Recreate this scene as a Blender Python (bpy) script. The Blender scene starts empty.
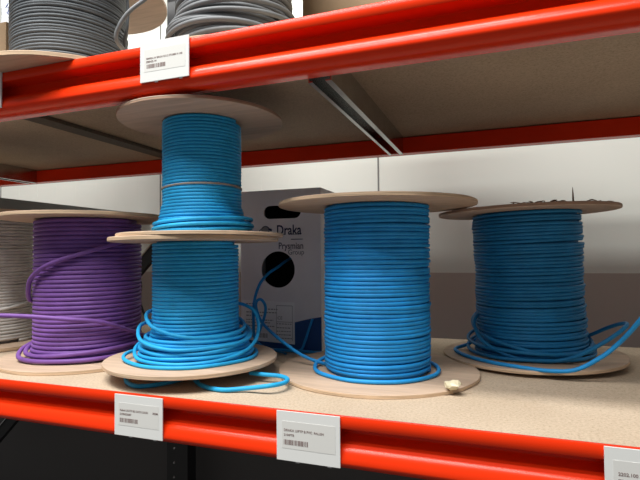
import bpy, bmesh, math, random
from mathutils import Vector, Matrix, noise
COL = bpy.context.scene.collection
PI = math.pi
# ------------------------------------------------------------------ camera
FPX = 492.15
RT = Vector((0.9396, 0.3422, -0.0092)); UP = Vector((0.0192, -0.0260, 0.9995)); FW = Vector((-0.3418, 0.9393, 0.0311))
RT.normalize(); FW = (FW - RT * FW.dot(RT)).normalized(); UP = RT.cross(FW).normalized()
CAM = Vector((0, 0, 0.224))
def at(px, py, Y):
    d = RT * ((px - 320) / FPX) + UP * ((240 - py) / FPX) + FW
    return CAM + d * (Y / d.y)
def onz(px, py, z):
    d = RT * ((px - 320) / FPX) + UP * ((240 - py) / FPX) + FW
    return CAM + d * ((z - CAM.z) / d.z)
cd = bpy.data.cameras.new('camera'); cam = bpy.data.objects.new('camera', cd); COL.objects.link(cam)
cd.sensor_width = 36; cd.lens = FPX / 640 * 36; cd.clip_start = 0.01
m = Matrix((RT, UP, -FW)).transposed().to_4x4(); m.translation = CAM
cam.matrix_world = m
bpy.context.scene.camera = cam

# ------------------------------------------------------------------ materials
def new_mat(name):
    m = bpy.data.materials.new(name); m.use_nodes = True
    return m, m.node_tree.nodes, m.node_tree.links, m.node_tree.nodes['Principled BSDF']
def simple(name, col, rough=.5, metal=0, spec=.5, bump=0, bscale=200, var=0, vscale=20, coat=0):
    m, N, L, b = new_mat(name)
    b.inputs['Base Color'].default_value = (*col, 1); b.inputs['Roughness'].default_value = rough
    b.inputs['Metallic'].default_value = metal; b.inputs['Specular IOR Level'].default_value = spec
    b.inputs['Coat Weight'].default_value = coat
    tc = N.new('ShaderNodeTexCoord')
    if var:
        n = N.new('ShaderNodeTexNoise'); n.inputs['Scale'].default_value = vscale; n.inputs['Detail'].default_value = 5
        L.new(tc.outputs['Object'], n.inputs['Vector'])
        r = N.new('ShaderNodeValToRGB'); r.color_ramp.elements[0].position = .3; r.color_ramp.elements[1].position = .7
        r.color_ramp.elements[0].color = (*[c * (1 - var) for c in col], 1); r.color_ramp.elements[1].color = (*[min(1, c * (1 + var)) for c in col], 1)
        L.new(n.outputs['Fac'], r.inputs['Fac']); L.new(r.outputs['Color'], b.inputs['Base Color'])
    if bump:
        n = N.new('ShaderNodeTexNoise'); n.inputs['Scale'].default_value = bscale; L.new(tc.outputs['Object'], n.inputs['Vector'])
        bp = N.new('ShaderNodeBump'); bp.inputs['Strength'].default_value = bump; bp.inputs['Distance'].default_value = .002
        L.new(n.outputs['Fac'], bp.inputs['Height']); L.new(bp.outputs['Normal'], b.inputs['Normal'])
    return m
def chipboard(name, base, dark, light):
    m, N, L, b = new_mat(name)
    tc = N.new('ShaderNodeTexCoord')
    n = N.new('ShaderNodeTexNoise'); n.inputs['Scale'].default_value = 260; n.inputs['Detail'].default_value = 5; n.inputs['Roughness'].default_value = .8
    mp = N.new('ShaderNodeMapping'); mp.inputs['Scale'].default_value = (.9, 1.1, 1)
    L.new(tc.outputs['Object'], mp.inputs['Vector']); L.new(mp.outputs['Vector'], n.inputs['Vector'])
    r = N.new('ShaderNodeValToRGB'); e = r.color_ramp.elements
    e[0].position = .32; e[0].color = (*dark, 1); e[1].position = .68; e[1].color = (*light, 1)
    k = e.new(.48); k.color = (*base, 1)
    n2 = N.new('ShaderNodeTexNoise'); n2.inputs['Scale'].default_value = 7; n2.inputs['Detail'].default_value = 4
    L.new(tc.outputs['Object'], n2.inputs['Vector'])
    mx = N.new('ShaderNodeMixRGB'); mx.blend_type = 'MULTIPLY'; mx.inputs['Fac'].default_value = .35
    r2 = N.new('ShaderNodeValToRGB'); r2.color_ramp.elements[0].position = .35; r2.color_ramp.elements[1].position = .65
    r2.color_ramp.elements[0].color = (.72, .68, .62, 1)
    L.new(n.outputs['Fac'], r.inputs['Fac']); L.new(n2.outputs['Fac'], r2.inputs['Fac'])
    L.new(r.outputs['Color'], mx.inputs['Color1']); L.new(r2.outputs['Color'], mx.inputs['Color2'])
    L.new(mx.outputs['Color'], b.inputs['Base Color']); b.inputs['Roughness'].default_value = .7
    b.inputs['Specular IOR Level'].default_value = .25
    return m
def plywood(name, base, edge):
    # flat faces: faint grain; rim: thin plies
    m, N, L, b = new_mat(name)
    tc = N.new('ShaderNodeTexCoord'); geo = N.new('ShaderNodeNewGeometry')
    mp = N.new('ShaderNodeMapping'); mp.inputs['Scale'].default_value = (3, 26, 3)
    n = N.new('ShaderNodeTexNoise'); n.inputs['Scale'].default_value = 3; n.inputs['Detail'].default_value = 6; n.inputs['Distortion'].default_value = .6
    L.new(tc.outputs['Object'], mp.inputs['Vector']); L.new(mp.outputs['Vector'], n.inputs['Vector'])
    r = N.new('ShaderNodeValToRGB'); r.color_ramp.elements[0].position = .3; r.color_ramp.elements[1].position = .7
    r.color_ramp.elements[0].color = (*[c * .84 for c in base], 1); r.color_ramp.elements[1].color = (*[min(1, c * 1.08) for c in base], 1)
    L.new(n.outputs['Fac'], r.inputs['Fac'])
    n2 = N.new('ShaderNodeTexNoise'); n2.inputs['Scale'].default_value = 60; n2.inputs['Detail'].default_value = 3
    mp2 = N.new('ShaderNodeMapping'); mp2.inputs['Scale'].default_value = (.25, .25, 14)
    L.new(tc.outputs['Object'], mp2.inputs['Vector']); L.new(mp2.outputs['Vector'], n2.inputs['Vector'])
    r3 = N.new('ShaderNodeValToRGB'); r3.color_ramp.elements[0].position = .38; r3.color_ramp.elements[1].position = .62
    r3.color_ramp.elements[0].color = (*[c * .72 for c in edge], 1); r3.color_ramp.elements[1].color = (*[min(1, c * 1.15) for c in edge], 1)
    L.new(n2.outputs['Fac'], r3.inputs['Fac'])
    sep = N.new('ShaderNodeSeparateXYZ'); vt = N.new('ShaderNodeVectorTransform'); vt.vector_type = 'NORMAL'; vt.convert_from = 'WORLD'; vt.convert_to = 'OBJECT'
    L.new(geo.outputs['True Normal'], vt.inputs['Vector']); L.new(vt.outputs['Vector'], sep.inputs['Vector'])
    ab = N.new('ShaderNodeMath'); ab.operation = 'ABSOLUTE'; L.new(sep.outputs['Z'], ab.inputs[0])
    lt = N.new('ShaderNodeMath'); lt.operation = 'LESS_THAN'; lt.inputs[1].default_value = .5; L.new(ab.outputs[0], lt.inputs[0])
    mx = N.new('ShaderNodeMixRGB'); L.new(lt.outputs[0], mx.inputs['Fac']); L.new(r.outputs['Color'], mx.inputs['Color1']); L.new(r3.outputs['Color'], mx.inputs['Color2'])
    L.new(mx.outputs['Color'], b.inputs['Base Color']); b.inputs['Roughness'].default_value = .65; b.inputs['Specular IOR Level'].default_value = .3
    return m
def cable_mat(name, col, rough=.5):
    return simple(name, col, rough, spec=.28, var=.10, vscale=35)
M = dict(
    red=simple('red_paint', (.82, .036, .004), .24, spec=.22, bump=.02, bscale=60),
    chip=chipboard('chipboard', (.55, .440, .325), (.36, .275, .195), (.66, .54, .41)),
    ply=plywood('plywood', (.57, .42, .305), (.66, .48, .32)),
    plyg=plywood('weathered_plywood', (.56, .42, .33), (.42, .27, .19)),
    steel=simple('galvanised_steel', (.50, .50, .49), .2, 1.0, var=.12, vscale=30),
    steel_dark=simple('dark_steel', (.05, .052, .055), .4, .6),
    black=simple('black_paint', (.010, .010, .011), .4),
    dot=simple('bolt_zinc', (.35, .35, .36), .35, .9),
    label=simple('label_plastic', (.80, .81, .79), .35),
    paper=simple('label_paper', (.73, .73, .70), .6),
    ink=simple('black_ink', (.06, .055, .055), .7),
    inkred=simple('faded_ink', (.22, .15, .14), .7),
    holder=simple('label_clip', (.55, .56, .56), .25),
    cyan=cable_mat('bright_blue_cable', (.022, .39, .76)),
    blue=cable_mat('blue_cable', (.018, .31, .74)),
    navy=cable_mat('deep_blue_cable', (.014, .20, .45)),
    purple=cable_mat('purple_cable', (.205, .090, .345)),
    grey=cable_mat('grey_cable', (.115, .128, .14)),
    lgrey=cable_mat('light_grey_cable', (.19, .20, .21)),
    beige=cable_mat('grey_white_cable', (.56, .54, .51)),
    board_tube=simple('grey_cardboard_core', (.34, .31, .28), .8),
    box=simple('white_printed_cardboard', (.86, .83, .84), .75, spec=.2, var=.04, vscale=12),
    boxside=simple('brown_cardboard', (.30, .21, .13), .85, spec=.2, var=.08, vscale=15),
    boxin=simple('painted_inner_dark', (.004, .004, .005), .9),
    boxblue=simple('blue_print', (.010, .075, .26), .6),
    boxnavy=simple('navy_print', (.012, .02, .075), .6),
    sticker=simple('white_sticker', (.92, .91, .91), .5),
    stgrey=simple('grey_print', (.28, .275, .28), .6),
    plastic=simple('white_plastic_film', (.75, .78, .82), .3),
    pen=simple('blue_pen', (.12, .16, .35), .6),
    tape=simple('cream_tape', (.66, .60, .42), .4),
    band=simple('grey_painted_metal', (.30, .32, .31), .5),
    splinter=simple('wood_splinter', (.20, .11, .06), .8),
    floor=simple('concrete_floor', (.12, .115, .11), .7, var=.15, vscale=3),
)
# wall: white sandwich panels above a grey lower band
def wall_mat(name, col, seam):
    m, N, L, b = new_mat(name)
    tc = N.new('ShaderNodeTexCoord'); n = N.new('ShaderNodeTexNoise'); n.inputs['Scale'].default_value = 4; n.inputs['Detail'].default_value = 3
    L.new(tc.outputs['Object'], n.inputs['Vector'])
    r = N.new('ShaderNodeValToRGB'); r.color_ramp.elements[0].color = (*[c * .94 for c in col], 1); r.color_ramp.elements[1].color = (*col, 1)
    L.new(n.outputs['Fac'], r.inputs['Fac']); L.new(r.outputs['Color'], b.inputs['Base Color']); b.inputs['Roughness'].default_value = .55
    return m
M['wall'] = wall_mat('white_wall_panel', (.64, .67, .62), 1)
M['wallseam'] = simple('panel_seam', (.16, .16, .155), .8)
M['wainscot'] = simple('taupe_lower_wall', (.42, .375, .335), .7, var=.04, vscale=3)

M['wallshade'] = simple('painted_wall_shade', (.085, .080, .077), .7)  # under-shelf shade put into the colour
M['strip'] = simple('brown_joint_strip', (.10, .075, .05), .6, var=.3, vscale=150)
# ------------------------------------------------------------------ mesh helpers
def obj(name, bm, mat, parent=None, smooth=False, mats=None):
    me = bpy.data.meshes.new(name); bm.to_mesh(me); bm.free()
    for k in (mats or [mat]): me.materials.append(M[k] if isinstance(k, str) else k)
    if smooth:
        for p in me.polygons: p.use_smooth = True
    o = bpy.data.objects.new(name, me); COL.objects.link(o)
    if parent: o.parent = parent
    return o
def empty(name, loc=(0, 0, 0), rot=(0, 0, 0)):
    o = bpy.data.objects.new(name, None); COL.objects.link(o); o.location = loc; o.rotation_euler = rot
    o.empty_display_size = .05
    return o
def tag(o, label=None, cat=None, group=None, kind=None):
    if label: o['label'] = label
    if cat: o['category'] = cat
    if group: o['group'] = group
    if kind: o['kind'] = kind
    return o
def add_box(bm, x0, x1, y0, y1, z0, z1, mi=0):
    v = [bm.verts.new((x, y, z)) for z in (z0, z1) for y in (y0, y1) for x in (x0, x1)]
    for f in ((0, 2, 3, 1), (4, 5, 7, 6), (0, 1, 5, 4), (2, 6, 7, 3), (0, 4, 6, 2), (1, 3, 7, 5)):
        bm.faces.new([v[i] for i in f]).material_index = mi
def bevel(bm, w, seg=2):
    bmesh.ops.bevel(bm, geom=list(bm.edges), offset=w, segments=seg, affect='EDGES', profile=.7)
def box_bm(*a, w=0):
    bm = bmesh.new(); add_box(bm, *a)
    if w: bevel(bm, w)
    return bm
def add_tube(bm, pts, r, sides=8, closed=False, cap=True):
    n = len(pts); rings = []
    t0 = (pts[1] - pts[0]).normalized(); up = Vector((0, 0, 1)) if abs(t0.z) < .9 else Vector((1, 0, 0))
    nrm = (up - t0 * up.dot(t0)).normalized()
    for i in range(n):
        a = pts[i - 1] if i else pts[0]; b = pts[i + 1] if i < n - 1 else pts[-1]
        t = (b - a).normalized(); nrm = (nrm - t * nrm.dot(t)).normalized(); bn = t.cross(nrm)
        rr = r[i] if isinstance(r, list) else r
        rings.append([bm.verts.new(pts[i] + (nrm * math.cos(2 * PI * k / sides) + bn * math.sin(2 * PI * k / sides)) * rr) for k in range(sides)])
    for i in range(n - 1):
        for k in range(sides):
            bm.faces.new((rings[i][k], rings[i][(k + 1) % sides], rings[i + 1][(k + 1) % sides], rings[i + 1][k]))
    if cap:
        bm.faces.new(rings[0][::-1]); bm.faces.new(rings[-1])
def smooth_path(P, n=10):
    P = [Vector(p) for p in P]; Q = [P[0] * 2 - P[1]] + P + [P[-1] * 2 - P[-2]]; out = []
    for i in range(1, len(Q) - 2):
        a, b, c, d = Q[i - 1:i + 3]
        for k in range(n):
            t = k / n
            out.append(.5 * ((2 * b) + (c - a) * t + (2 * a - 5 * b + 4 * c - d) * t * t + (3 * b - a - 3 * c + d) * t ** 3))
    out.append(P[-1]); return out
def cable(name, pts, d, mat, parent=None, n=10):
    bm = bmesh.new(); add_tube(bm, smooth_path(pts, n), d / 2, 10)
    return obj(name, bm, mat, parent, True)
def prism_x(bm, prof, x0, x1, mi=0):
    # prof: list of (y,z) ; extruded along x, capped
    A = [bm.verts.new((x0, y, z)) for y, z in prof]; B = [bm.verts.new((x1, y, z)) for y, z in prof]
    n = len(prof)
    for i in range(n): bm.faces.new((A[i], A[(i + 1) % n], B[(i + 1) % n], B[i])).material_index = mi
    bm.faces.new(A[::-1]); bm.faces.new(B)
    bmesh.ops.recalc_face_normals(bm, faces=bm.faces)
def prism_y(bm, prof, y0, y1):
    A = [bm.verts.new((x, y0, z)) for x, z in prof]; B = [bm.verts.new((x, y1, z)) for x, z in prof]
    n = len(prof)
    for i in range(n): bm.faces.new((A[i], A[(i + 1) % n], B[(i + 1) % n], B[i]))
    bm.faces.new(A[::-1]); bm.faces.new(B)
    bmesh.ops.recalc_face_normals(bm, faces=bm.faces)

# ------------------------------------------------------------------ the setting
WY = 1.62
def build_room():
    XL, XR = -5, 4
    bm = box_bm(XL, XR, WY, WY + .1, .165, 3.0)
    w = tag(obj('wall_back', bm, 'wall'), kind='structure')
    bm = box_bm(XL, XR, WY - .006, WY + .1, -1.0, .165)
    tag(obj('baseboard_back', bm, 'wainscot'), kind='structure')
    tag(obj('wall_shade_panel', box_bm(XL, XR, WY - .010, WY - .0061, -1.0, -.10), 'wallshade'), kind='structure')  # dark sheet added over the wall as painted shade below the lower shelf
    bm = bmesh.new()
    k = -4
    while -.378 + k * .886 < XR:
        x = -.378 + k * .886; add_box(bm, x - .0025, x + .0025, WY - .002, WY + .02, .166, 2.99); k += 1
    tag(obj('trim_1', bm, 'wallseam'), kind='structure')
    # faint vertical ribs of the panels
    bm = bmesh.new(); x = -.378 - 36 * .11075
    while x < 3.5:
        add_box(bm, x - .004, x + .004, WY - .0003, WY + .01, .166, 2.99); x += .11075
    
    tag(obj('trim_2', bm, 'wall'), kind='structure')
    bm = box_bm(XL, XR, -4, WY + .1, -1.05, -1.0); tag(obj('floor', bm, 'floor'), kind='structure')
build_room()

# ------------------------------------------------------------------ the rack
YF, YB = .659, 1.36
def beam_bm(top, x0, x1, front=True):
    # rolled profile: thin upper band, undercut groove, rounded lower bulge
    p = [(.0, -.0015), (.0, -.0160), (.0012, -.0175), (.0285, -.0195), (.0300, -.0210), (.0300, -.0315), (.0285, -.0335), (.0080, -.0455), (.0045, -.0495),
         (.0020, -.0545), (.0006, -.0595), (.0, -.0635), (.0004, -.0660), (.0020, -.0680), (.0120, -.0752), (.0150, -.0760), (.046, -.0760), (.048, -.0745), (.048, -.0345), (.0335, -.0345), (.0335, -.0155), (.0050, -.0145), (.0050, -.0005), (.0042, 0), (.0012, 0)]
    bm = bmesh.new()
    if front: prism_x(bm, [(YF + y, top + z) for y, z in p], x0, x1)
    else: prism_x(bm, [(YB - y, top + z) for y, z in p], x0, x1)
    return bm
rack = empty('storage_rack', (-.4, 1.0, -.076))
tag(rack, 'orange-red steel shelving rack with two long beams in front and grey cross bars', 'rack')
def rack_part(name, bm, mat, sm=False):
    o = obj(name, bm, mat, rack); o.matrix_parent_inverse = Matrix.Translation((.4, -1.0, .076)); return o
TOPZ = .574
for zt in (TOPZ, 0.0):
    o = rack_part('front_beam', beam_bm(zt, -2.3, .9), 'red')
    for p in o.data.polygons: p.use_smooth = len(p.vertices) == 4
    o.data.set_sharp_from_angle(angle=math.radians(40))
    rack_part('rear_beam', beam_bm(zt - .002, -2.3, .9, False), 'red')
def crossbar(x0, x1, top):
    z1 = top - .0335; z0 = top - .081
    bm = bmesh.new(); t = .0016
    # U channel open downwards with inward lips
    prof = [(x0, z1), (x0, z0), (x0 + .007, z0), (x0 + .007, z0 + t), (x0 + t, z0 + t), (x0 + t, z1 - t), (x1 - t, z1 - t), (x1 - t, z0 + t), (x1 - .010, z0 + t), (x1 - .010, z0), (x1, z0), (x1, z1)]
    prism_y(bm, prof, YF + .05, YB - .05)
    return bm
for zt in (TOPZ, 0.0):
    rack_part('crossbar', box_bm(-.985, -.938, YF + .05, YB - .05, zt - .043, zt - .0335, w=.001), 'strip')
    for a, b in ((-.275, -.237), (-1.60, -1.56), (.36, .40)):
        rack_part('crossbar', crossbar(a, b, zt), 'steel')
# chipboard decks lying between the beams (front edge rebated over the beam lip)
def deck(zt, y0, y1, label, first=False, last=False, dz=0):
    prof = [(y0, zt + dz)]
    if first: prof += [(y0, zt - .0140), (YF + .0345, zt - .0140), (YF + .0345, zt - .033)]
    else: prof += [(y0, zt - .033)]
    if last: prof += [(YB - .0345, zt - .033), (YB - .0345, zt - .0140), (y1, zt - .0140)]
    else: prof += [(y1, zt - .033)]
    prof += [(y1, zt + dz)]
    bm = bmesh.new(); prism_x(bm, prof, -2.28, .88)
    o = obj('shelf_board', bm, 'chip'); tag(o, label, 'shelf board'); return o
a = deck(0, YF + .0052, .8075, 'narrow front chipboard plank of the lower shelf along the red beam', True)
b = deck(0, .8085, YB - .0052, 'wide rear chipboard panel of the lower shelf under the reels', False, True, -.0012)
c = deck(TOPZ, YF + .0052, YB - .0052, 'chipboard panel of the upper shelf, seen from below', True, True)

# ------------------------------------------------------------------ shelf labels
def text_bm(s, size, mat, parent, name, loc, bold=0, sx=1, align='LEFT', shear=0):
    cu = bpy.data.curves.new('t', 'FONT'); cu.body = s; cu.size = size; cu.extrude = .00008; cu.align_x = align
    cu.offset = bold; cu.shear = shear; cu.resolution_u = 3
    t = bpy.data.objects.new('t', cu); COL.objects.link(t)
    dg = bpy.context.evaluated_depsgraph_get(); me = bpy.data.meshes.new_from_object(t.evaluated_get(dg))
    bpy.data.objects.remove(t); bpy.data.curves.remove(cu)
    # text is drawn in XY; stand it up facing -Y
    me.transform(Matrix.Rotation(PI / 2, 4, 'X') @ Matrix.Diagonal((sx, 1, 1, 1)))
    me.materials.clear(); me.materials.append(M[mat])
    o = bpy.data.objects.new(name, me); COL.objects.link(o); o.parent = parent; o.location = loc
    return o
def shelf_label(x0, x1, z0, z1, lines, label, bars=True, tilt=0, seed=1, left=.14):
    w, h = x1 - x0, z1 - z0
    root = empty('price_label', (x0, YF - .0005, z0)); root.rotation_euler = (0, tilt, 0)
    tag(root, label, 'label')
    bm = box_bm(0, w, -.0022, -.0002, 0, h, w=.0004); obj('label_plate', bm, 'label', root)
    bm = box_bm(w * .09, w * .93, -.00245, -.0021, h * .25, h * .80); obj('paper_slip', bm, 'paper', root)
    y = -.0026
    for s, xx, zz, sz in lines:
        text_bm(s, sz, 'inkred', root, 'lettering', (w * xx, y, h * zz), bold=.00008)
    if bars:
        rnd = random.Random(seed); bm = bmesh.new(); x = w * left
        while x < w * (left + .38):
            bw = rnd.choice((.0005, .0008, .0013)); add_box(bm, x, x + bw, y - .0001, y + .0003, h * .33, h * .43); x += bw + rnd.choice((.0005, .0007, .0011))
        obj('barcode', bm, 'inkred', root)
    for fx in (.3, .8): obj('label_clip', box_bm(w * fx, w * fx + .006, -.0012, -.0002, -.0018, .004), 'holder', root)
    return root
shelf_label(-.5530, -.4580, .5115, .5780, [('SIMPEN AV BRUN 3X1,5 STUBES H 100', .13, .555, .0042), ('ZBENZL 04', .13, .475, .0042)], 'white price label on the upper red beam, above the stacked bright blue reels', seed=1)
shelf_label(-.6035, -.5080, -.0685, -.0020, [('Kabel U/UTP B2 CAT6 LSOH', .12, .60, .0046), ('305M', .80, .60, .0046), ('2100423687', .12, .505, .0046)], 'white price label on the lower red beam, below the stacked bright blue reels', seed=2, left=.12)
shelf_label(-.3085, -.2120, -.0705, -.0002, [('DRAKA U/FTP B PVC', .12, .60, .0048), ('PALLEN', .60, .60, .0044), ('2104FTB', .12, .505, .0044)], 'white price label on the lower red beam, second from the right, below the box', seed=3, left=.12)
shelf_label(.1100, .2070, -.0730, -.0008, [('2202.100 BA', .14, .565, .0054), ('TROMMEL', .14, .455, .0054)], 'white price label numbered 2202.100 on the lower red beam, at the right edge', bars=False, seed=4)
shelf_label(-.9690, -.8735, .5070, .5760, [], 'white label at the left edge of the upper red beam, under the dark grey reel', seed=5)

# ------------------------------------------------------------------ cable reels
def flange_bm(R, z0, t, seed, hole=.018, rough=.0005, warp=.0):
    bm = bmesh.new(); n = 128; rings = []
    prof = [(hole, z0), (R - .0010, z0), (R, z0 + .0010), (R, z0 + t - .0010), (R - .0010, z0 + t), (hole, z0 + t)]
    for i in range(n):
        a = 2 * PI * i / n; ca, sa = math.cos(a), math.sin(a)
        e = noise.noise(Vector((ca * 3, sa * 3, seed))) * rough * 2 + noise.noise(Vector((ca * 14, sa * 14, seed))) * rough
        wz = warp * math.sin(a * 2 + seed)
        rings.append([bm.verts.new(((r + (e if r > hole else 0)) * ca, (r + (e if r > hole else 0)) * sa, z + (wz if r > hole else 0))) for r, z in prof])
    for i in range(n):
        A, B = rings[i], rings[(i + 1) % n]
        for k in range(6): bm.faces.new((A[k], B[k], B[(k + 1) % 6], A[(k + 1) % 6]))
    bmesh.ops.recalc_face_normals(bm, faces=bm.faces)
    return bm
def winding_bm(r, z0, z1, d, seed, prof=None, jr=.0004, jz=.0004, gap=None, tilt=.0, seg=60, sides=8, sag=0, cross=0):
    """one continuous helix; prof(z)->extra radius; gap=(za,zb) left bare"""
    rnd = random.Random(seed); bm = bmesh.new()
    turns = int((z1 - z0) / d); runs = [[]]
    offs = [(rnd.uniform(-1, 1), rnd.uniform(0, 2 * PI), rnd.uniform(-1, 1), rnd.uniform(0, 2 * PI)) for _ in range(turns + 2)]
    for i in range(turns * seg + 1):
        k = i // seg; f = (i % seg) / seg; a = 2 * PI * f
        o0, o1 = offs[k], offs[min(k + 1, turns)]; s = f * f * (3 - 2 * f)
        def pr(o): return o[0] * jr + jr * .9 * math.sin(a + o[1]), jz * o[2] + jz * 1.2 * math.sin(a * 1 + o[3])
        (ra, za), (rb, zb) = pr(o0), pr(o1)
        z = z0 + d * .5 + (i / seg) * d * ((z1 - z0 - d) / max(1e-6, (turns) * d))
        zz = z + za * (1 - s) + zb * s + tilt * math.sin(a)
        rr = r + ra * (1 - s) + rb * s + (prof((z - z0) / (z1 - z0)) if prof else 0)
        if gap and gap[0] < z < gap[1]:
            if runs[-1]: runs.append([])
            continue
        runs[-1].append(Vector((rr * math.cos(a), rr * math.sin(a), max(zz, z0 + d * .5))))
    for run in runs:
        if len(run) > 2: add_tube(bm, run, d * .53, sides)
    return bm
def reel(label, cx, cy, z0, R, h, t, r, d, mat, seed, ply='ply', Rt=None, prof=None, jr=.0004, jz=.0004, gap=None, core=None, tilt=0, lean=(0, 0, 0), rough=.0005, extra=(), topply=None, warp=0, lo=(0, 0, 0)):
    root = empty('cable_reel', (cx, cy, z0), lean); tag(root, label, 'cable reel')
    obj('lower_flange', flange_bm(R, 0, t, seed, rough=rough), ply, root).location = lo
    obj('upper_flange', flange_bm(Rt or R, h - t, t, seed + 7, rough=rough, warp=warp), topply or ply, root)
    obj('wound_cable', winding_bm(r - d * .5, t, h - t, d, seed, prof, jr, jz, gap, tilt), mat, root, True)
    for k, (rr, za, zb, sd) in enumerate(extra):       # second layers lying over the first
        obj('outer_windings', winding_bm(rr, za, zb, d, sd, None, jr * 2.5, jz * 3), mat, root, True)
    bm = bmesh.new(); rc = r - d * 1.25
    n = 48; A = [bm.verts.new((rc * math.cos(2 * PI * i / n), rc * math.sin(2 * PI * i / n), t * .9)) for i in range(n)]
    B = [bm.verts.new((v.co.x, v.co.y, h - t * .9)) for v in A]
    for i in range(n): bm.faces.new((A[i], A[(i + 1) % n], B[(i + 1) % n], B[i]))
    bm.faces.new(A[::-1]); bm.faces.new(B)
    obj('core', bm, core or mat, root)
    return root
def rp(root, phi, r, z, lean=True):
    """point round a reel: phi 0 faces the viewer's side, +90 is the right silhouette"""
    c = root.location; a0 = math.atan2(-c.y, -c.x); a = a0 + math.radians(phi)
    return Vector((r * math.cos(a), r * math.sin(a), z))
def coil(root, name, pts, d, mat):
    return cable(name, [rp(root, *p) for p in pts], d, mat, root, 12)

# stacked pair of bright blue reels
S1 = reel('bright cyan-blue cable reel standing on the shelf, lower one of the stacked pair', -.555, .819, .0225, .162, .2375, .0075, .0820, .0068, 'cyan', 11, lo=(-.007, -.001, .0015),
          prof=lambda f: .0 + (.022 * (1 - f / .30) ** 1.4 if f < .30 else 0), jr=.0003, jz=.0003, Rt=.1600)
d = .0068
coil(S1, 'loose_cable', [(-150, .088, .100), (-110, .090, .097), (-80, .092, .090), (-50, .094, .074), (-10, .095, .060), (35, .094, .058), (75, .093, .064), (110, .090, .075), (140, .086, .080)], d, 'cyan')
coil(S1, 'loose_cable', [(150, .084, .108), (115, .090, .105), (98, .102, .100), (93, .114, .090), (90, .119, .074), (84, .120, .058), (68, .116, .038), (45, .112, .025), (15, .110, .018), (-20, .110, .016), (-60, .112, .018), (-90, .112, .028), (-110, .104, .040), (-140, .095, .044)], d, 'cyan')
coil(S1, 'loose_cable', [(160, .100, .020), (120, .110, .014), (90, .116, .013), (50, .117, .0125), (0, .118, .0125), (-40, .122, .0125), (-75, .128, .014), (-92, .128, .020), (-120, .110, .022), (-150, .1, .024)], d, 'cyan')
coil(S1, 'loose_cable', [(-160, .098, .030), (-110, .101, .034), (-70, .104, .034), (-30, .104, .030), (20, .104, .034), (60, .102, .044), (100, .1, .052), (140, .09, .05)], d, 'cyan')
for k, (rr, zz) in enumerate(((.106, .016), (.104, .023), (.101, .030), (.099, .037), (.096, .044), (.094, .052))):
    coil(S1, 'loose_cable', [(a, rr + .0015 * math.sin(math.radians(a + k * 80)), zz + .002 * math.sin(math.radians(a * 1.0 + k * 50))) for a in range(-150, 160, 15)], d, 'cyan')
coil(S1, 'loose_cable', [(-150, .090, .072), (-120, .096, .075), (-90, .104, .070), (-60, .108, .050), (-20, .106, .040), (30, .105, .042), (70, .105, .046), (105, .102, .06), (140, .09, .07)], d, 'cyan')
S1T = reel('smaller bright cyan-blue cable reel, upper one of the stacked pair, touching the upper beam', -.539, .8165, .2602, .1560, .2290, .0065, .0750, .0062, 'cyan', 23,
           prof=lambda f: (.014 * (1 - f / .30) ** 1.3 if f < .24 else 0), jr=.00015, jz=.0001, gap=(.096, .0985), core='board_tube', Rt=.1555, topply='plyg')
d = .0066
for k, (dz, dr, ph) in enumerate(((.0, .0, 0), (.007, .003, 50), (.013, -.001, 95), (.018, .0015, 20))):
    coil(S1T, 'loose_cable', [(a + ph, .090 + dr + .003 * math.sin(math.radians(a * 1.3 + ph)), max(.0115, .0115 + dz + .005 * math.sin(math.radians(a + ph * 2)))) for a in range(-180, 190, 18)], d, 'cyan')

bm = bmesh.new(); add_tube(bm, [Vector((.0745 * math.cos(2 * PI * i / 60), .0745 * math.sin(2 * PI * i / 60), .0925 + .0035 * math.sin(2 * PI * i / 60 + 2.2))) for i in range(61)], .0020, 8)
tag(obj('tie_band', bm, 'board_tube', S1T, True), 'thin grey-brown band round the cable')
# reel beside the box
S3 = reel('medium-blue cable reel with a wide flat wooden top, standing beside the cardboard box', -.2255, .936, 0, .1890, .3240, .0070, .1005, .0073, 'blue', 31,
          jr=.0008, jz=.0007, rough=.0007, ply='ply', lean=(0, math.radians(.3), 0))
d = .0072
coil(S3, 'loose_cable', [(170, .104, .012), (130, .109, .012), (95, .113, .012), (60, .116, .011), (20, .117, .011), (-20, .118, .011), (-60, .120, .011), (-88, .118, .014), (-105, .108, .020), (-130, .100, .024)], d, 'blue')
for ch in S3.children:
    if 'flange' not in ch.name: ch.location = (.0025, -.010, 0)
# dark blue reel on the right
S4 = reel('deep-blue cable reel with a splintered tilted top, rightmost on the lower shelf', .0592, 1.146, .0072, .1800, .3095, .0068, .1085, .0072, 'navy', 41, ply='ply', topply='plyg',
          prof=lambda f: (.007 * (1 - f / .2) ** 2 if f < .2 else .001 * math.sin(f * 9)), jr=.0011, jz=.0009, rough=.0009, lean=(math.radians(.3), math.radians(-1.1), 0))
d = .0074
coil(S4, 'loose_cable', [(-160, .108, .090), (-120, .112, .088), (-90, .114, .080), (-70, .116, .062), (-40, .118, .048), (0, .118, .030), (35, .118, .022), (70, .118, .03), (110, .114, .04), (150, .11, .05)], d, 'navy')
coil(S4, 'loose_cable', [(150, .110, .020), (110, .118, .018), (70, .122, .014), (30, .122, .013), (-20, .122, .013), (-60, .124, .013), (-90, .128, .018), (-110, .122, .03), (-140, .112, .04)], d, 'navy')
coil(S4, 'loose_cable', [(140, .112, .03), (100, .120, .026), (60, .121, .022), (10, .122, .026), (-40, .124, .030), (-80, .126, .034), (-105, .120, .045), (-140, .11, .05)], d, 'navy')
R4 = S4.location
def rel(root, p): return root.matrix_basis.inverted() @ p
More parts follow.
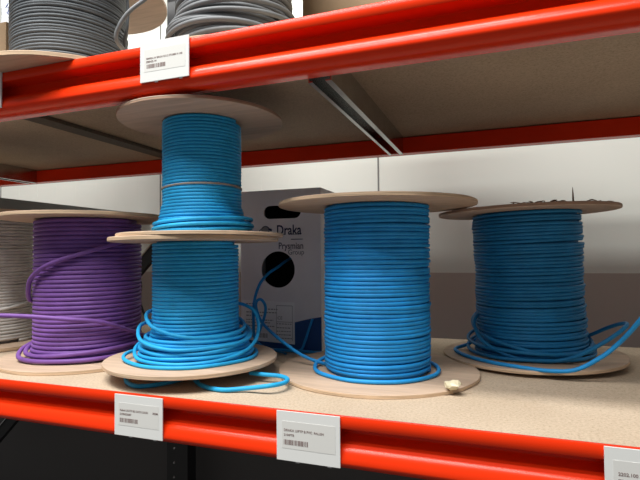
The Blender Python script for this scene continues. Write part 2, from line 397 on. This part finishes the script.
def wcable(root, name, pts, d, mat):
    Mx = Matrix.LocRotScale(root.location, root.rotation_euler, None).inverted()
    return cable(name, [Mx @ Vector((p[0], p[1], max(p[2], d * .5 + .0118 if p[2] < .1 else 0))) for p in pts], d, mat, root, 12)
# two loose ends sticking out to the right of it
wcable(S4, 'loose_cable', [at(584, 337, 1.16), at(594, 333.5, 1.15), at(607, 328, 1.12), at(620, 324, 1.08), at(627, 324, 1.045), at(621, 331, 1.02), at(603, 343, 1.01), at(580, 355, 1.02), at(560, 360.5, 1.03), at(535, 361, 1.035), at(505, 354, 1.04), at(482, 340, 1.06), at(474, 322, 1.085), at(480, 312, 1.12)], d, 'navy')
wcable(S4, 'loose_cable', [at(478, 338, 1.14), at(468, 344, 1.15), at(457, 349, 1.14), at(456, 353.5, 1.11), at(466, 361, 1.06), at(490, 368.5, 1.01), at(520, 373.3, .98), at(548, 373.6, .965), at(575, 370, .96), at(600, 358, .955), at(617, 345, .95), at(631, 331, .93), at(642, 318, .91), at(650, 307, .90)], d, 'blue')
# splinters on its top
rnd = random.Random(5); bm = bmesh.new()
for k in range(34):
    a = rnd.uniform(-.35, 1.1) * 1.5; rr = .172 * rnd.uniform(.8, 1.0); p = rp(S4, math.degrees(a) * .6 + 12, rr, .3100)
    q = p + Vector((rnd.uniform(-.02, .02), rnd.uniform(-.01, .01), rnd.uniform(.000, .0035)))
    add_tube(bm, [p, (p + q) / 2 + Vector((0, 0, .001)), q], [rnd.uniform(.0008, .0018), .001, .0003], 5)
o = obj('splinters', bm, 'splinter', S4); tag(o, 'torn brown wood splinters')
bm = bmesh.new(); p = rp(S4, 34, .150, .3080)
add_tube(bm, [p, p + Vector((.0002, 0, .016)), p + Vector((.0, 0, .030))], [.0018, .0014, .0004], 6)
obj('wood_splinter', bm, 'splinter', S4)

# purple reel
PR = reel('purple cable reel with pale wooden ends, between the grey-white and the stacked blue reels', -.876, .873, 0, .1800, .3160, .0078, .1120, .0092, 'purple', 51,
          prof=lambda f: (.010 * (1 - f / .15) ** 2 if f < .15 else 0), jr=.0003, jz=.0003, lean=(0, 0, 0))
d = .0092
coil(PR, 'loose_cable', [(160, .112, .262), (110, .115, .262), (75, .1165, .268), (45, .1175, .262), (5, .119, .240), (-35, .121, .213), (-62, .122, .185), (-78, .120, .150), (-95, .114, .13), (-130, .108, .12)], d, 'purple')
coil(PR, 'loose_cable', [(170, .112, .05), (130, .116, .030), (95, .120, .034), (70, .121, .044), (40, .122, .066), (10, .124, .091), (-20, .130, .101), (-45, .150, .108), (-62, .19, .112), (-72, .25, .114)], d, 'purple')
coil(PR, 'loose_cable', [(120, .116, .030), (80, .122, .024), (40, .123, .019), (0, .124, .016), (-40, .127, .015), (-70, .136, .016), (-90, .134, .024), (-105, .122, .034), (-130, .114, .04)], d, 'purple')
coil(PR, 'loose_cable', [(150, .114, .045), (90, .122, .038), (50, .123, .036), (10, .122, .032), (-30, .122, .026), (-65, .122, .022), (-90, .122, .028), (-120, .116, .04)], d, 'purple')

# grey-white reel at the left edge
GW = reel('grey-white cable reel cut off by the left edge, left of the purple reel', -1.272, .930, 0, .170, .3440, .009, .100, .0078, 'beige', 61, jr=.0004, jz=.0004, Rt=.165,
          prof=lambda f: (.012 * (1 - f / .2) if f < .2 else 0))
coil(GW, 'loose_cable', [(-60, .104, .11), (-20, .104, .09), (30, .104, .10), (70, .104, .115), (100, .103, .13), (130, .100, .14)], .0078, 'beige')

# upper shelf reels
RA = reel('dark grey cable reel at the left on the upper shelf, overhanging the red beam', -.832, .777, TOPZ, .178, .300, .0085, .1105, .0064, 'grey', 71, jr=.0008, jz=.0009)
coil(RA, 'loose_cable', [(60, .131, .12), (72, .140, .10), (80, .158, .135), (78, .155, .10), (76, .150, .06), (72, .142, .022), (62, .138, .012), (40, .134, .0125)][3:], .0066, 'grey')
wcable(RA, 'loose_cable', [at(153, -8, .71), at(144, 0, .70), at(131, 10, .685), at(122, 21, .68), at(116.5, 33, .68), at(117, 41, .685), at(122, 48, .70), at(126, 52, .72)], .0075, 'lgrey')
wcable(RA, 'loose_cable', [at(127, -6, .80), at(128, 12, .80), at(127, 28, .80), at(125, 38, .81), at(124, 46, .82)], .006, 'grey')
RB = reel('light grey cable reel with loose thick coils, on the upper shelf above the upper label', -.478, .835, TOPZ, .165, .300, .0085, .112, .0092, 'lgrey', 81, jr=.0022, jz=.0025)
d = .0092
for k in range(7):
    coil(RB, 'loose_cable', [(a, .117 + .0035 * (k % 3) + .006 * math.sin(math.radians(a * 1.5 + k * 70)), max(.014, .016 + k * .013 + .009 * math.sin(math.radians(a + k * 55)))) for a in range(-150, 160, 20)], d, 'lgrey')
coil(RB, 'loose_cable', [(-140, .11, .03), (-110, .125, .028), (-88, .134, .022), (-60, .132, .0135), (-20, .127, .0135), (20, .124, .0135), (60, .122, .0135), (100, .118, .014)], d, 'lgrey')
RC = reel('tall reel behind the dark grey one on the upper shelf, showing its round wooden top', -1.106, 1.115, TOPZ, .205, .405, .009, .085, .009, 'grey', 91, topply='plyg')

# ------------------------------------------------------------------ cardboard box with blue cable
def build_box():
    X0, X1, Y0, Y1, Z = -.605, -.393, 1.085, 1.275, .3840
    root = empty('cardboard_box', (X0, Y0, 0)); W = X1 - X0; D = Y1 - Y0
    tag(root, 'white and blue cardboard cable box with a round hole, behind the blue reels', 'box')
    def L(px, py): p = at(px, py, Y0); return p.x - X0, p.z
    # front panel with round hole and slot: filled face with holes
    hx, hz = L(278, 269.5); hr = .0440
    sx0, sz0 = L(269.5, 212.5); sx1, _ = L(294.5, 212); szc = sz0; shr = .0160
    cu = bpy.data.curves.new('p', 'CURVE'); cu.dimensions = '2D'; cu.fill_mode = 'BOTH'; cu.extrude = .0015
    def poly(P):
        s = cu.splines.new('POLY'); s.points.add(len(P) - 1); s.use_cyclic_u = True
        for q, (a, b) in zip(s.points, P): q.co = (a, b, 0, 1)
    poly([(0, 0), (W, 0), (W, Z), (0, Z)])
    poly([(hx + hr * math.cos(-2 * PI * i / 40), hz + hr * math.sin(-2 * PI * i / 40)) for i in range(40)])
    poly([(sx0 + shr * math.cos(PI / 2 + PI * i / 12), szc + shr * math.sin(PI / 2 + PI * i / 12)) for i in range(13)] +
         [(sx1 + shr * math.cos(-PI / 2 + PI * i / 12), szc + shr * math.sin(-PI / 2 + PI * i / 12)) for i in range(13)])
    t = bpy.data.objects.new('p', cu); COL.objects.link(t)
    me = bpy.data.meshes.new_from_object(t.evaluated_get(bpy.context.evaluated_depsgraph_get()))
    bpy.data.objects.remove(t); bpy.data.curves.remove(cu)
    me.transform(Matrix.Translation((0, .0015, 0)) @ Matrix.Rotation(PI / 2, 4, 'X'))
    me.materials.clear(); me.materials.append(M['box'])
    o = bpy.data.objects.new('front_panel', me); COL.objects.link(o); o.parent = root
    bm = bmesh.new(); c = .003
    add_box(bm, 0, c, c, D, 0, Z); add_box(bm, W - c, W, c, D, 0, Z); add_box(bm, c, W - c, D - c, D, 0, Z)
    add_box(bm, c, W - c, c, D - c, 0, c); add_box(bm, c, W - c, c, D - c, Z - c, Z)
    bm.normal_update()
    o = obj('box_body', bm, 'box', root)
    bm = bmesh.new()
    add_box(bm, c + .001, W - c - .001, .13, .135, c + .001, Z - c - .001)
    o = obj('inner_dark_sheet', bm, 'boxin', root)  # near-black sheet, painted darkness behind the holes
    y = -.0004
    # blue printed area: low on the left, sweeping up to the right
    def plate(name, P, mat, yy=y):
        bm = bmesh.new(); A = [bm.verts.new((a, yy, b)) for a, b in P]; B = [bm.verts.new((a, yy + .0003, b)) for a, b in P]; n = len(P)
        bm.faces.new(A); bm.faces.new(B[::-1])
        for i in range(n): bm.faces.new((A[i], B[i], B[(i + 1) % n], A[(i + 1) % n]))
        bmesh.ops.recalc_face_normals(bm, faces=bm.faces)
        return obj(name, bm, mat, root)
    plate('blue_print', [(0, .001), (W, .001), (W, L(323, 317)[1]), L(309, 319), L(296, 322), L(275, 328), L(258, 334), (0, L(241, 340)[1])], 'boxblue')
    s0, s1 = L(242.5, 299.5), L(295, 344.5)
    st = plate('sticker', [(s0[0], s1[1] + .006), (s1[0], s1[1]), (s1[0], s0[1] - .004), (s0[0], s0[1])], 'sticker', -.0009)
    rnd = random.Random(9); bm = bmesh.new()
    sw = s1[0] - s0[0]; shh = s0[1] - s1[1]
    for r_, (za, x0, x1) in enumerate(((.90, .08, .30), (.84, .08, .22), (.78, .5, .68), (.70, .08, .66), (.62, .08, .40), (.52, .08, .6), (.46, .08, .55), (.38, .08, .62), (.30, .1, .3))):
        x = x0
        while x < x1:
            w = rnd.uniform(.02, .06); add_box(bm, s0[0] + sw * x, s0[0] + sw * min(x + w, x1), -.0012, -.0008, s1[1] + shh * za, s1[1] + shh * (za + .022)); x += w + .015
    for x, z in ((.62, .58),): pass
    x = .10
    while x < .48:
        w = rnd.choice((.006, .01, .016)); add_box(bm, s0[0] + sw * x, s0[0] + sw * (x + w), -.0012, -.0008, s1[1] + shh * .12, s1[1] + shh * .22); x += w + .01
    for za in (.45, .36, .28, .2, .12):
        x = .66
        while x < .92:
            w = rnd.uniform(.02, .05); add_box(bm, s0[0] + sw * x, s0[0] + sw * (x + w), -.0012, -.0008, s1[1] + shh * za, s1[1] + shh * (za + .018)); x += w + .015
    for a in (.66, .955): add_box(bm, s0[0] + sw * a, s0[0] + sw * (a + .006), -.0012, -.0008, s1[1] + shh * .08, s1[1] + shh * .88)
    add_box(bm, s0[0] + sw * .66, s0[0] + sw * .96, -.0012, -.0008, s1[1] + shh * .875, s1[1] + shh * .885)
    add_box(bm, s0[0] + sw * .66, s0[0] + sw * .96, -.0012, -.0008, s1[1] + shh * .50, s1[1] + shh * .51)
    obj('printed_lines', bm, 'stgrey', st)
    text_bm('CE', .011, 'stgrey', st, 'lettering', (s0[0] + sw * .68, -.0012, s1[1] + shh * .56))
    # Draka lettering, serifed by short feet
    x, z = L(276.5, 234.8); bm = None
    text_bm('Draka', .0335, 'boxnavy', root, 'lettering', (x, -.0006, z), bold=.0005, sx=.79)
    bm = bmesh.new(); xe, _ = L(302.5, 235)
    for fx in (.0, .27, .60, .675): add_box(bm, x + (xe - x) * fx - .001, x + (xe - x) * fx + .006, -.0008, -.0004, z - .0004, z + .0007)
    obj('lettering', bm, 'boxnavy', root)
    x, z = L(278.5, 249); text_bm('Prysmian', .0225, 'boxnavy', root, 'lettering', (x, -.0006, z), sx=.80, bold=.0002)
    x, z = L(288, 254.6); text_bm('Group', .0175, 'boxnavy', root, 'lettering', (x, -.0006, z), sx=.9, bold=-.0001)
    bm = bmesh.new(); x0, z0 = L(291, 239.8); x1, _ = L(302, 239.8); xx = x0
    while xx < x1: add_box(bm, xx, xx + .002, -.0008, -.0004, z0, z0 + .0022); xx += .0028
    obj('lettering', bm, 'boxnavy', root)
    # round emblem with a swash through it
    ex, ez = L(265.5, 229.8); P = []
    plate('emblem', [(ex + .0115 * math.cos(2 * PI * i / 28), ez + .0095 * math.sin(2 * PI * i / 28)) for i in range(28)], 'stgrey')
    bm = bmesh.new()
    add_tube(bm, smooth_path([(ex - .0165, -.001, ez - .003), (ex - .011, -.001, ez + .002), (ex, -.001, ez + .0085), (ex + .010, -.001, ez + .003), (ex + .0175, -.001, ez - .003)], 6), .0008, 6)
    add_tube(bm, smooth_path([(ex - .0165, -.001, ez - .003), (ex - .008, -.001, ez - .006), (ex, -.001, ez - .0095), (ex + .010, -.001, ez - .004), (ex + .0175, -.001, ez - .003)], 6), .0008, 6)
    add_tube(bm, smooth_path([(ex + .009, -.001, ez + .002), (ex + .017, -.001, ez - .001)], 6), .0022, 6)
    obj('emblem', bm, 'boxnavy', root)
    # cable out of the hole
    I = Matrix.Translation((-X0, -Y0, 0))
    def wc(P, d, mat): return cable('cable', [I @ Vector((p.x, p.y, max(p.z, d * .55))) for p in P], d, mat, root, 12)
    wc([at(293, 257, 1.20), at(286, 261, 1.14), at(278, 267, 1.095), at(269, 273, 1.065), at(261, 282, 1.04), at(256, 294, 1.03), at(253.5, 308, 1.03), at(253.5, 322, 1.04), at(254, 334, 1.05), at(258, 343, 1.055), at(268, 349, 1.055), at(282, 352.5, 1.055), at(300, 354, 1.055), at(322, 354, 1.05), at(340, 354, 1.05)], .0070, 'blue')
    wc([at(251, 346, 1.045), at(256, 338, 1.045), at(261, 327, 1.04), at(265, 314, 1.03), at(265, 305, 1.02), at(261, 299.5, 1.015), at(257, 301, 1.01), at(256, 307, 1.0), at(260, 319, .985), at(268, 329, .965), at(283, 342, .93), at(300, 354, .91), at(313, 360, .905), at(324, 363.5, .91), at(334, 365.5, .93)], .0066, 'blue')
    wc([at(312.5, 319, 1.078), at(309, 329, 1.072), at(305, 341, 1.066), at(300, 350.5, 1.060), at(285, 351, 1.058), at(262, 349, 1.05), at(246, 343, 1.04)], .0062, 'blue')
    wc([at(236, 344, 1.08), at(250, 349, 1.07), at(266, 354, 1.060), at(278, 357.5, 1.045), at(286, 359.5, 1.025)], .0050, 'navy')
build_box()

# loose loop of bright cable pushed under the stacked reels
cu = [onz(125.5, 378, .0045), onz(127.5, 382.5, .0045), onz(136, 386, .0045), onz(150, 385.5, .0045), onz(166, 383, .0045), onz(182, 379, .0045), onz(190, 376, .0045), onz(195, 380, .0045), onz(203, 386, .0045), onz(222, 389.8, .0045), onz(245, 388.5, .0065), onz(268, 386, .0135), onz(283, 383.2, .0135), onz(287.5, 379.3, .0135), onz(280, 376, .0135), onz(264, 374.5, .014), onz(250, 373.0, .0135)]
t = cable('loose_cable', cu, .0076, 'cyan', None, 12)
tag(t, 'flat loop of bright blue cable lying on the shelf under the stacked reels', 'cable')
# crumpled piece of tape
bm = bmesh.new(); bmesh.ops.create_icosphere(bm, subdivisions=2, radius=.0120)
for v in bm.verts:
    n_ = noise.noise(v.co * 170) ; n2 = noise.noise(v.co * 420)
    v.co *= 1 + .55 * n_; v.co.z *= .6; v.co.x *= 1.15
zmin = min(v.co.z for v in bm.verts)
for v in bm.verts: v.co.z -= zmin
o = obj('crumpled_tape', bm, 'tape'); p = onz(453, 388, .010); o.location = (p.x, p.y, .0080)
tag(o, 'small crumpled cream tape scrap on the wooden base of the reel beside the box', 'tape')

# ------------------------------------------------------------------ things behind
def far():
    Y = 1.47
    u = empty('rack_upright', (-1.075, Y, -1.0)); tag(u, 'black perforated steel upright with a diagonal brace, behind the lower shelf', 'upright')
    x0, x1 = at(167, 460, Y).x - u.location.x, at(187.5, 460, Y).x - u.location.x
    bm = bmesh.new(); prof = [(x0, 0), (x1, 0), (x1, .05), (x1 - .003, .05), (x1 - .003, .003), (x0 + .003, .003), (x0 + .003, .05), (x0, .05)]
    A = [bm.verts.new((a, b, 0)) for a, b in prof]; B = [bm.verts.new((a, b, 2.2)) for a, b in prof]
    for i in range(8): bm.faces.new((A[i], A[(i + 1) % 8], B[(i + 1) % 8], B[i]))
    bm.faces.new(A[::-1]); bm.faces.new(B); bmesh.ops.recalc_face_normals(bm, faces=bm.faces)
    obj('post', bm, 'black', u)
    for k in range(9):
        bm = bmesh.new(); c = bmesh.ops.create_cone(bm, cap_ends=True, radius1=.0042, radius2=.003, depth=.002, segments=12)
        bmesh.ops.transform(bm, matrix=Matrix.Translation((x0 + (x1 - x0) * .35, -.001, .30 + k * .05)) @ Matrix.Rotation(PI / 2, 4, 'X'), verts=c['verts'])
        obj('rivet', bm, 'dot', u)
    I = Matrix.Translation(-u.location)
    a, b = at(-8, 442, Y - .012), at(172, 228, Y - .012)
    for k, (off, mat, w) in enumerate(((0, 'black', .042),)):
        dv = (b - a).normalized(); nv = Vector((dv.z, 0, -dv.x))
        bm = bmesh.new(); vs = []
        for y in (0, .02):
            for p_, s in ((a, -1), (a, 1), (b, 1), (b, -1)):
                q = I @ (p_ + nv * s * w / 2); vs.append(bm.verts.new((q.x, q.y - .0 + y, q.z)))
        for f in ((0, 1, 2, 3), (7, 6, 5, 4), (0, 4, 5, 1), (1, 5, 6, 2), (2, 6, 7, 3), (3, 7, 4, 0)): bm.faces.new([vs[i] for i in f])
        bmesh.ops.recalc_face_normals(bm, faces=bm.faces)
        obj('brace', bm, mat, u)
    bm = bmesh.new(); nv2 = Vector(((b - a).normalized().z, 0, -(b - a).normalized().x)) * -.019
    add_tube(bm, [I @ (a + nv2 + Vector((0, -.003, 0))), I @ (b + nv2 + Vector((0, -.003, 0)))], .0028, 8)
    obj('brace_edge', bm, 'steel', u)
    # grey bar running from front to back at the far left
    bm = box_bm(-1.365, -1.315, .90, WY - .008, .3585, .3945, w=.002)
    tag(obj('side_rail', bm, 'band'), 'grey metal rail running back to the wall above the left reels', 'rail')
    # thin black cable hanging behind
    bm = bmesh.new(); add_tube(bm, smooth_path([at(137, 268, 1.40), at(141, 285, 1.41), at(140, 300, 1.41), at(146, 318, 1.41), at(156, 332, 1.41), at(166, 340, 1.42)], 10), .004, 8)
    tag(obj('hanging_cable', bm, 'black', None, True), 'thin black cable hanging behind, between the purple and the stacked reels', 'cable')
    # brown carton on the upper shelf, right
    r_ = empty('carton', (-.40, 1.0, TOPZ)); tag(r_, 'plain brown carton on the upper shelf right of the light grey reel', 'box')
    bm = box_bm(0, .36, 0, .28, 0, .26, w=.002); obj('carton_body', bm, 'boxside', r_)
    bm = bmesh.new(); add_box(bm, .155, .205, -.0006, .28, .2601, .2606); add_box(bm, .155, .205, -.0008, -.0002, .20, .2601); obj('packing_tape', bm, 'tape', r_)
    r_ = empty('carton', (-1.25, .77, TOPZ)); tag(r_, 'corner of a brown carton at the far left end of the upper shelf', 'box')
    w = at(6, 33, .77).x + 1.25; zt = at(3, 22, .77).z - TOPZ
    bm = box_bm(0, w, 0, .12, 0, zt, w=.002); obj('carton_body', bm, 'boxside', r_)
    bm = bmesh.new(); add_box(bm, w * .4, w * .6, -.0006, .12, zt + .0001, zt + .0006); obj('packing_tape', bm, 'tape', r_)
    # white film with blue pen marks hanging left of the dark grey reel
    bm = bmesh.new(); nx, nz = 8, 40; grid = []
    for j in range(nz + 1):
        row = []
        for i in range(nx + 1):
            f = j / nz; px = 2 + (10.5 + 1.5 * math.sin(f * 9)) * i / nx - 1; p_ = at(px, 165 - 195 * f, 1.10)
            row.append(bm.verts.new((p_.x, p_.y + .006 * noise.noise(Vector((i * .5, j * .25, 2))), max(p_.z, TOPZ + .001))))
        grid.append(row)
    for j in range(nz):
        for i in range(nx): bm.faces.new((grid[j][i], grid[j][i + 1], grid[j + 1][i + 1], grid[j + 1][i]))
    o = obj('plastic_film', bm, 'plastic', None, True)
    sm = o.modifiers.new('s', 'SOLIDIFY'); sm.thickness = .0006
    tag(o, 'strip of crumpled white film with blue pen marks, left of the dark grey reel', 'film')
    rnd = random.Random(3); bm = bmesh.new()
    for k in range(4):
        P = [at(5 + rnd.uniform(0, 5), 3 + k * 3 + rnd.uniform(0, 6), 1.088) for _ in range(4)]
        add_tube(bm, smooth_path(P, 6), .0009, 5)
    obj('pen_marks', bm, 'pen', o)
far()

# ------------------------------------------------------------------ light
def area(name, loc, target, sx, sy, power, col=(1, 1, 1), spread=PI):
    l = bpy.data.lights.new(name, 'AREA'); l.shape = 'RECTANGLE'; l.size = sx; l.size_y = sy; l.energy = power; l.color = col; l.spread = spread
    o = bpy.data.objects.new(name, l); COL.objects.link(o); o.location = loc
    dvec = Vector(target) - Vector(loc); o.rotation_euler = dvec.to_track_quat('-Z', 'Y').to_euler(); return o
for yy, xx, p in ((-1.25, -1.3, 24), (-.65, -.5, 44), (-.05, -.9, 62)):
    area('ceiling_or_fill_lamp', (xx, yy, 2.5), (xx, yy + .25, 0), 2.2, .24, p, (1, .985, .95))
area('ceiling_or_fill_lamp', (-.6, 1.48, 1.15), (-.6, 1.62, .45), 4.0, .12, 4.2, (1, .99, .96))  # added fill lamp, low behind the rack, to brighten the back wall
w = bpy.data.worlds.new('world'); bpy.context.scene.world = w; w.use_nodes = True
w.node_tree.nodes['Background'].inputs[0].default_value = (.95, .97, 1, 1)
w.node_tree.nodes['Background'].inputs[1].default_value = .14
vs = bpy.context.scene.view_settings
vs.view_transform = 'Standard'; vs.look = 'None'; vs.gamma = 1; vs.use_curve_mapping = False; vs.exposure = .38
